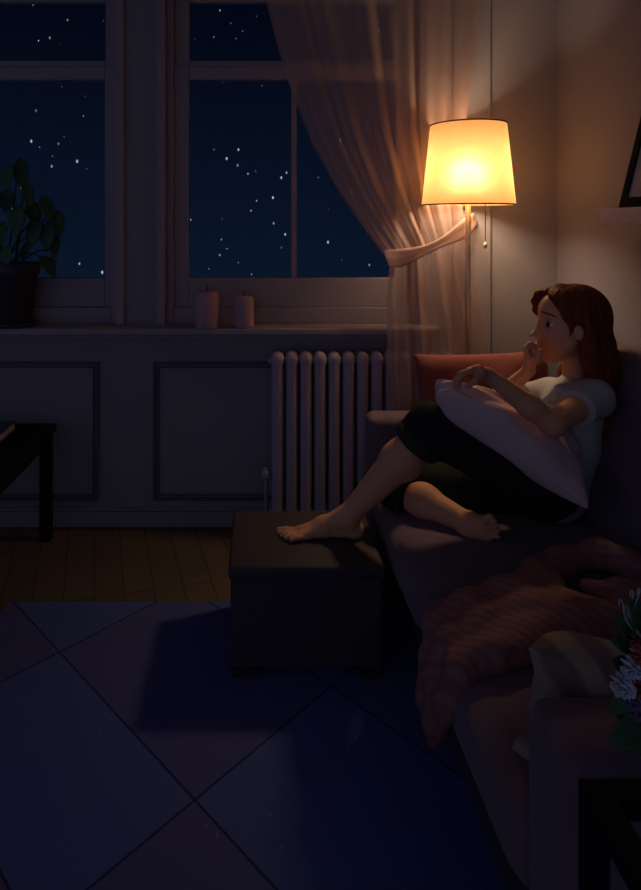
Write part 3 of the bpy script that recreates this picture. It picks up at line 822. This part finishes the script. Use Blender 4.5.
# nose, lips
f.cone(H(.114, 0, .004), H(.136, 0, -.040), .0085, .0095, .014)
f.ell(H(.1425, 0, -.044), (.0125, .0115, .0100), .009, AX)
for s in (1, -1): f.ell(H(.130, s * .010, -.048), (.010, .007, .007), .006, AX)
f.cone(H(.126, -.009, -.076), H(.126, .009, -.076), .0075, .0075, .008)
f.cone(H(.122, -.008, -.091), H(.122, .008, -.091), .0075, .0075, .008)
# ears
for s in (1, -1):
    f.ell(H(.012, s * .096, -.022), (.017, .012, .027), .008, AX)
    f.ell(H(.016, s * .110, -.018), (.010, .007, .018), .004, AX, cut=True)
# left arm and hand
f.cone(shL, elL, .046, .036, .02); f.cone(elL, elL.lerp(wrL, .35), .036, .036, .02); f.cone(elL.lerp(wrL, .35), wrL, .036, .022, .02)
pk = at(471, 373, 2.05)
f.cone(wrL, at(478, 371, 2.035), .020, .019, .012); f.cone(wrL, at(478, 373, 2.075), .018, .018, .012)
f.cone(at(479, 371, 2.035), at(470, 371, 2.03), .018, .014, .01); f.cone(at(479, 373, 2.078), at(470, 373, 2.08), .017, .014, .01)
for i, (y_, dl) in enumerate(((2.018, 0), (2.040, 2), (2.062, 1.5), (2.083, -1))):
    k0 = at(470, 371 + i * .3, y_); k1 = at(462 - dl, 374, y_ - .004); k2 = at(457.5 - dl, 380.5, y_ - .005); k3 = at(457.5 - dl * .6, 387, y_ - .004)
    f.chain([k0, k1, k2, k3], [.0105, .0098, .0088, .0075], .004)
f.chain([at(481, 376, 2.03), at(475, 381, 2.005), at(468, 386, 2.0)], [.013, .0105, .008], .006)
# right arm and the hand under the chin
f.cone(shR, elR, .044, .034, .02); f.cone(elR, elR.lerp(wrR, .35), .034, .034, .02); f.cone(elR.lerp(wrR, .35), wrR, .034, .021, .02)
f.cone(wrR, at(530, 359, 2.285), .020, .022, .012); f.cone(at(530, 361, 2.255), at(529, 352, 2.25), .018, .016, .012)
f.cone(at(530, 360, 2.305), at(529, 352, 2.31), .018, .016, .012)
for i, y_ in enumerate((2.232, 2.255, 2.278, 2.300)):
    k0 = at(528, 356, y_); k1 = at(525.8, 348.5, y_ - .002); k2 = at(530.5, 344.5, y_); k3 = at(534.5, 349, y_ + .002)
    f.chain([k0, k1, k2, k3], [.0115, .0108, .0105, .0095], .0035)
f.chain([at(533, 363, 2.245), at(538, 358, 2.23), at(540.5, 351, 2.225)], [.013, .011, .0085], .006)
f.ell(at(531.5, 354, 2.27), (.018, .036, .022), .01)
# legs
f.cone(hipL, kneeL, .092, .062, .03); f.cone(hipR, kneeR, .092, .062, .03)
m1_ = kneeL.lerp(ankL, .35)
f.cone(kneeL, m1_, .055, .062, .02); f.cone(m1_, ankL, .062, .034, .03)
f.ell(kneeL.lerp(ankL, .3) + Vector((.01, 0, -.02)), (.055, .05, .06), .02)
m2_ = kneeR.lerp(ankR, .35)
f.cone(kneeR, m2_, .055, .056, .02); f.cone(m2_, ankR, .056, .033, .03)
# left foot flat on the ottoman
f.cone(ankL, at(355, 529, 2.34), .034, .030, .02)
f.cone(ankL, at(322, 524, 2.345), .033, .027, .03)
f.cone(at(355, 530, 2.34), at(325, 531, 2.34), .026, .022, .02)
f.cone(at(322, 526, 2.345), at(297, 532, 2.36), .028, .019, .02); f.cone(at(322, 529, 2.335), at(301, 536, 2.315), .024, .017, .02)
for (x1, y1, Y1_, x2, y2, Y2_, r) in ((296, 531, 2.372, 279, 530.5, 2.385, .0125), (295, 532.5, 2.350, 279.5, 533, 2.357, .0095), (296, 534.5, 2.332, 282, 535.5, 2.334, .009),
                              (298, 536, 2.315, 286, 538, 2.312, .0088), (301, 537.5, 2.300, 291, 540.2, 2.293, .0082)):
    a_, b_ = at(x1, y1, Y1_), at(x2, y2, Y2_); c_ = a_.lerp(b_, .6) + Vector((0, 0, .003))
    f.chain([a_, c_, b_], [r * 1.1, r, r * .95], .004)
# right foot tucked under
f.cone(ankR, at(468, 531, 2.205), .033, .028, .02)
f.cone(ankR, at(487, 524, 2.150), .032, .026, .03); f.cone(at(470, 532, 2.20), at(489, 535, 2.145), .026, .020, .02)
for (x1, y1, x2, y2, r, Yt) in ((486, 520, 490, 517.5, .014, 2.115), (489, 523, 494, 521.5, .0095, 2.105), (490.5, 527, 496.5, 526, .009, 2.105), (491.5, 531, 498, 531, .0088, 2.11),
                            (491.5, 535.5, 498, 536.5, .0085, 2.115)):
    a_, b_ = at(x1, y1, 2.135), at(x2, y2, Yt); f.chain([a_, a_.lerp(b_, .6), b_], [r * 1.15, r, r], .004)
# nothing below the surfaces it rests on
body = f.mesh('body', 'skin', wm, 1)
del f

# face details
wo = local(wm)
def blob(name, m, c, r, parent, axes=AX):
    bm = bmesh.new(); bmesh.ops.create_uvsphere(bm, u_segments=20, v_segments=12, radius=1)
    for v in bm.verts:
        d = v.co
        v.co = Vector(c) - wo + Vector(axes[0]) * d.x * r[0] + Vector(axes[1]) * d.y * r[1] + Vector(axes[2]) * d.z * r[2]
    return obj(name, bm, m, parent, True)
for s in (1, -1):
    e_ = blob('eye', 'eye_white', H(.087, s * .043, .000), (.0210, .0215, .0100), wm)
    blob('iris', 'iris', H(.1005, s * .0520, .0008), (.0075, .0115, .0088), e_)
    tube('eyelid', 'brow', spline([H(.073, s * .062, -.002), H(.084, s * .062, .0055), H(.096, s * .057, .0090), H(.108, s * .045, .0085), H(.113, s * .034, .004)], 4),
         [.001] + [.0024] * 15 + [.001], e_)
    tube('eyebrow', 'brow', spline([H(.070, s * .068, .026), H(.089, s * .060, .035), H(.106, s * .044, .041), H(.114, s * .028, .043)], 4),
         [.001] + [.0024] * 11 + [.003], wm)
bm = bmesh.new()
tube_bm(bm, [H(.122, .020, -.0835), H(.129, .012, -.080), H(.1335, .004, -.0775), H(.1325, 0, -.079), H(.1335, -.004, -.0775), H(.129, -.012, -.080), H(.122, -.020, -.0835)],
        [.0015, .004, .005, .0045, .005, .004, .0015], 10, wo)
tube_bm(bm, [H(.121, .018, -.0845), H(.127, .010, -.0885), H(.1295, 0, -.0905), H(.127, -.010, -.0885), H(.121, -.018, -.0845)], [.0015, .0042, .0055, .0042, .0015], 10, wo)
obj('lips', bm, 'lips', wm, True)

# shirt
f = Field((0.85, 2.0, 0.44), (1.32, 2.56, 1.03), 0.0045)
G_ = .012
f.cone(at(556, 490, 2.31), at(566, 445, 2.31), .108, .10, .04)
f.cone(at(566, 445, 2.31), at(574, 412, 2.31), .10, .108, .04)
f.cone(shL, shR, .054, .054, .05)
f.cone(at(572, 400, 2.31), at(576, 382, 2.31), .075, .050, .03)
ud = (elL - shL).normalized(); f.cone(shL, elL, .062, .060, .025, clip=(shL.lerp(elL, .44), ud))
ur = (elR - shR).normalized(); f.cone(shR, elR, .060, .058, .025, clip=(shR.lerp(elR, .40), ur))
f.cone(at(566, 480, 2.22), at(566, 502, 2.20), .05, .03, .04)
# folds pulled from the shoulder across the chest
f.chain([at(590, 392, 2.20), at(566, 402, 2.20), at(548, 416, 2.24)], [.022, .022, .012], .02)
f.chain([at(583, 386, 2.24), at(560, 392, 2.23), at(542, 402, 2.28)], [.02, .022, .012], .02)
f.ell(at(572, 372, 2.285), (.062, .066, .020), .012, cut=True)
def cloth_noise(sc, amp, st_=(1, 1, 1)):
    def fn(V):
        out = np.zeros_like(V)
        for i, v in enumerate(V): out[i] = np.array(noise.noise_vector(Vector((v[0] * st_[0], v[1] * st_[1], v[2] * st_[2])) * sc)) * amp
        return out
    return fn
shirt = f.mesh('shirt', 'shirt', wm, 2, cloth_noise(11, .007, (1, 1, .6)))
del f

# trousers with rolled cuffs
f = Field((0.36, 2.03, 0.42), (1.2, 2.60, 0.98), 0.0055)
f.cone(hipL, hipR, .108, .108, .05)
f.cone(at(548, 483, 2.31), at(560, 462, 2.31), .11, .095, .05)
f.cone(hipL, kneeL, .105, .080, .03)
f.cone(hipR, kneeR, .104, .082, .03)
dL = (ankL - kneeL).normalized(); cL = kneeL.lerp(ankL, .13)
f.cone(kneeL, kneeL.lerp(ankL, .4), .080, .080, .02, clip=(cL, dL))
dR = (ankR - kneeR).normalized(); cR = kneeR.lerp(ankR, .12)
f.cone(kneeR, kneeR.lerp(ankR, .4), .080, .080, .02, clip=(cR, dR))
f.g = np.maximum(f.g, (SZ - .004 - (f.lo[2] + f.h * np.arange(f.n[2])))[None, None, :].astype(np.float32))
trousers = f.mesh('trousers', 'pants', wm, 2, cloth_noise(9, .010))
def cuff(k0, d, r, parent, rr=.011, w=.030):
    bm = bmesh.new(); s = d.cross(Vector((0.2, 1, 0.1))).normalized(); t = d.cross(s); n = 40
    G = []
    for i in range(n):
        a = 2 * PI * i / n; e = s * math.cos(a) + t * math.sin(a); ring = []
        for j in range(12):
            b = 2 * PI * j / 12
            wob = 1 + .03 * math.sin(3 * a + 1)
            ring.append(bm.verts.new(k0 + e * (r * wob + rr * math.cos(b)) + d * w * math.sin(b) - wo))
        G.append(ring)
    for i in range(n):
        for j in range(12): bm.faces.new((G[i][j], G[(i + 1) % n][j], G[(i + 1) % n][(j + 1) % 12], G[i][(j + 1) % 12]))
    o = obj('cuff', bm, 'cuff', parent, True); return o
cuff(cL, dL, .078, trousers, w=.022); cuff(cR, dR, .076, trousers, w=.020)

# hair
f = Field((0.93, 2.12, 0.66), (1.34, 2.52, 1.32), 0.0045)
nrm = (hf2 * .918 - hu2 * .395)
def plane_pt(): return H(.034, 0, -.01)
f.ell(H(-.002, 0, .030), (.118, .106, .106), .02, AX, plane=(tuple(plane_pt()), tuple(nrm)))
# locks from the parting, near side swept behind the ear, far side framing the forehead
f.chain([H(.076, .004, .114), H(.068, .034, .096), H(.054, .062, .064), H(.042, .080, .030), H(.034, .090, .002)], [.012, .013, .013, .011, .007], .018)
f.chain([H(.045, .010, .118), H(.052, .052, .092), H(.026, .088, .045), H(-.004, .098, .030), H(-.025, .094, .0)], [.016, .018, .018, .014, .016], .025)
f.chain([H(.074, -.006, .114), H(.106, -.036, .098), H(.118, -.060, .070), H(.112, -.076, .035), H(.085, -.092, -.01)], [.010, .012, .012, .011, .007], .016)
f.chain([H(.050, -.012, .114), H(.078, -.050, .090), H(.070, -.085, .05), H(.02, -.098, -.02)], [.018, .018, .018, .018], .025)
f.chain([H(.036, .094, .006), H(.036, .088, -.020), H(.038, .082, -.050)], [.007, .004, .002], .004)
f.ell(H(.012, .112, -.022), (.025, .034, .036), .006, AX, cut=True)
# long fall down the back
def fall(pts, rs, k=.025): f.chain([at(*p_) for p_ in pts], rs, k)
fall([(592, 322, 2.29), (598, 345, 2.27), (604, 372, 2.25), (610, 402, 2.25), (605, 428, 2.25), (592, 451, 2.25)], [.06, .052, .044, .036, .028, .006])
fall([(596, 330, 2.34), (602, 355, 2.34), (607, 385, 2.33), (608, 412, 2.31), (600, 438, 2.29)], [.05, .048, .042, .034, .012])
fall([(589, 340, 2.21), (591, 360, 2.205), (600, 385, 2.215), (610, 405, 2.23), (606, 430, 2.24)], [.030, .030, .028, .026, .012])
fall([(575, 335, 2.40), (572, 355, 2.40), (566, 372, 2.41), (560, 384, 2.42)], [.03, .028, .022, .010])
fall([(600, 350, 2.30), (609, 380, 2.29), (614, 405, 2.28), (611, 425, 2.27)], [.04, .036, .028, .015])
ax_ = np.array(hl)
def strands(V):
    out = np.zeros_like(V); cx0, cy0 = HC.x + .02, HC.y
    for i, v in enumerate(V):
        d = Vector((v[0] - cx0, v[1] - cy0, 0)); a = math.atan2(d.y, d.x)
        w = math.sin(a * 26 + 3 * noise.noise(Vector(v) * 6)) * .5 + math.sin(a * 11 + 2.0 + v[2] * 6) * .5
        if d.length > 1e-4: d.normalize()
        out[i] = np.array(d) * w * .0028
    return out
hair = f.mesh('hair', 'hair', wm, 1, strands)
del f

# cushion on her lap
ux = at(583, 478, 2.16) - at(436, 398, 2.16)
lap = pillow('lap_cushion', 'lap', at(508, 427, 2.165), ux, Vector((0.12, 0.72, 0.50)), 0.275, 0.165, 0.078, seed=5, wr=0.018, pinch=.04, n=36, taper=.8)
tag(lap, 'pale pink cushion held on the lap of the woman', 'cushion')

# ================================================================== light and sky
w = bpy.data.worlds.new('night'); bpy.context.scene.world = w; w.use_nodes = True
nt = w.node_tree; N = nt.nodes; L = nt.links; N.clear()
nbw = NB.__new__(NB); nbw.nt = nt; nbw.N = N; nbw.L = L
tc = N.new('ShaderNodeTexCoord'); sp = N.new('ShaderNodeSeparateXYZ'); L.new(tc.outputs['Generated'], sp.inputs[0])
out = N.new('ShaderNodeOutputWorld'); bg = N.new('ShaderNodeBackground')
z = sp.outputs[2]; y = sp.outputs[1]; x = sp.outputs[0]
g = nbw.math('MULTIPLY_ADD', z, 2.2, 0.20, clamp=True)
sky = nbw.mix(g, (0.0030, 0.0078, 0.0195), (0.0007, 0.0013, 0.0055))
back = nbw.math('MULTIPLY_ADD', y, -0.75, nbw.math('MULTIPLY', x, -0.45))
back = nbw.math('MULTIPLY', nbw.math('MAXIMUM', back, 0), 1.3, clamp=True)
fill_sky = nbw.mix(back, sky, (0.086, 0.094, 0.172))  # sky behind the camera brightened with added blue fill for the room
vor = N.new('ShaderNodeTexVoronoi'); vor.inputs['Scale'].default_value = 76; vor.inputs['Randomness'].default_value = 1
mpw = N.new('ShaderNodeMapping'); mpw.inputs['Rotation'].default_value = (0.3, 0.5, 0.2); mpw.inputs['Scale'].default_value = (1.25, 1, .75)
L.new(tc.outputs['Generated'], mpw.inputs['Vector']); L.new(mpw.outputs['Vector'], vor.inputs['Vector'])
spc = N.new('ShaderNodeSeparateColor'); L.new(vor.outputs['Color'], spc.inputs[0])
thr = nbw.math('MULTIPLY', spc.outputs[0], 0.17)
star = nbw.math('LESS_THAN', vor.outputs['Distance'], nbw.math('MAXIMUM', nbw.math('SUBTRACT', thr, 0.02), 0.0))
star = nbw.math('MULTIPLY', star, nbw.math('GREATER_THAN', y, 0.2))
bright = nbw.math('MULTIPLY', spc.outputs[1], 0.8)
colr = nbw.mix(nbw.math('MULTIPLY', star, bright), fill_sky, (0.6, 0.62, 0.66))
L.new(colr, bg.inputs[0]); bg.inputs[1].default_value = 1.0; L.new(bg.outputs[0], out.inputs[0])

def point(name, loc, e, col, r):
    l = bpy.data.lights.new(name, 'POINT'); l.energy = e; l.color = col; l.shadow_soft_size = r
    o = bpy.data.objects.new(name, l); o.location = loc; C.objects.link(o); return o
point('bulb_light', (LX, LY, 1.73), 23.0, (1.0, 0.71, 0.45), 0.07)

# ================================================================== camera
cam = bpy.data.cameras.new('camera'); co = bpy.data.objects.new('camera', cam); C.objects.link(co)
co.location = (0, 0, EYE); co.rotation_euler = (PI / 2, 0, 0)
cam.sensor_fit = 'HORIZONTAL'; cam.sensor_width = 36; cam.lens = F / 641 * 36
cam.shift_x = (320.5 - CX) / 641; cam.shift_y = -(445 - CY) / 641
cam.clip_start = 0.02
sc = bpy.context.scene
sc.camera = co
sc.view_settings.view_transform = 'Standard'; sc.view_settings.look = 'None'
sc.view_settings.exposure = 0; sc.view_settings.gamma = 1; sc.view_settings.use_curve_mapping = False
sc.cycles.use_denoising = True
sc.cycles.max_bounces = 8; sc.cycles.transparent_max_bounces = 24
sc.cycles.sample_clamp_indirect = 3
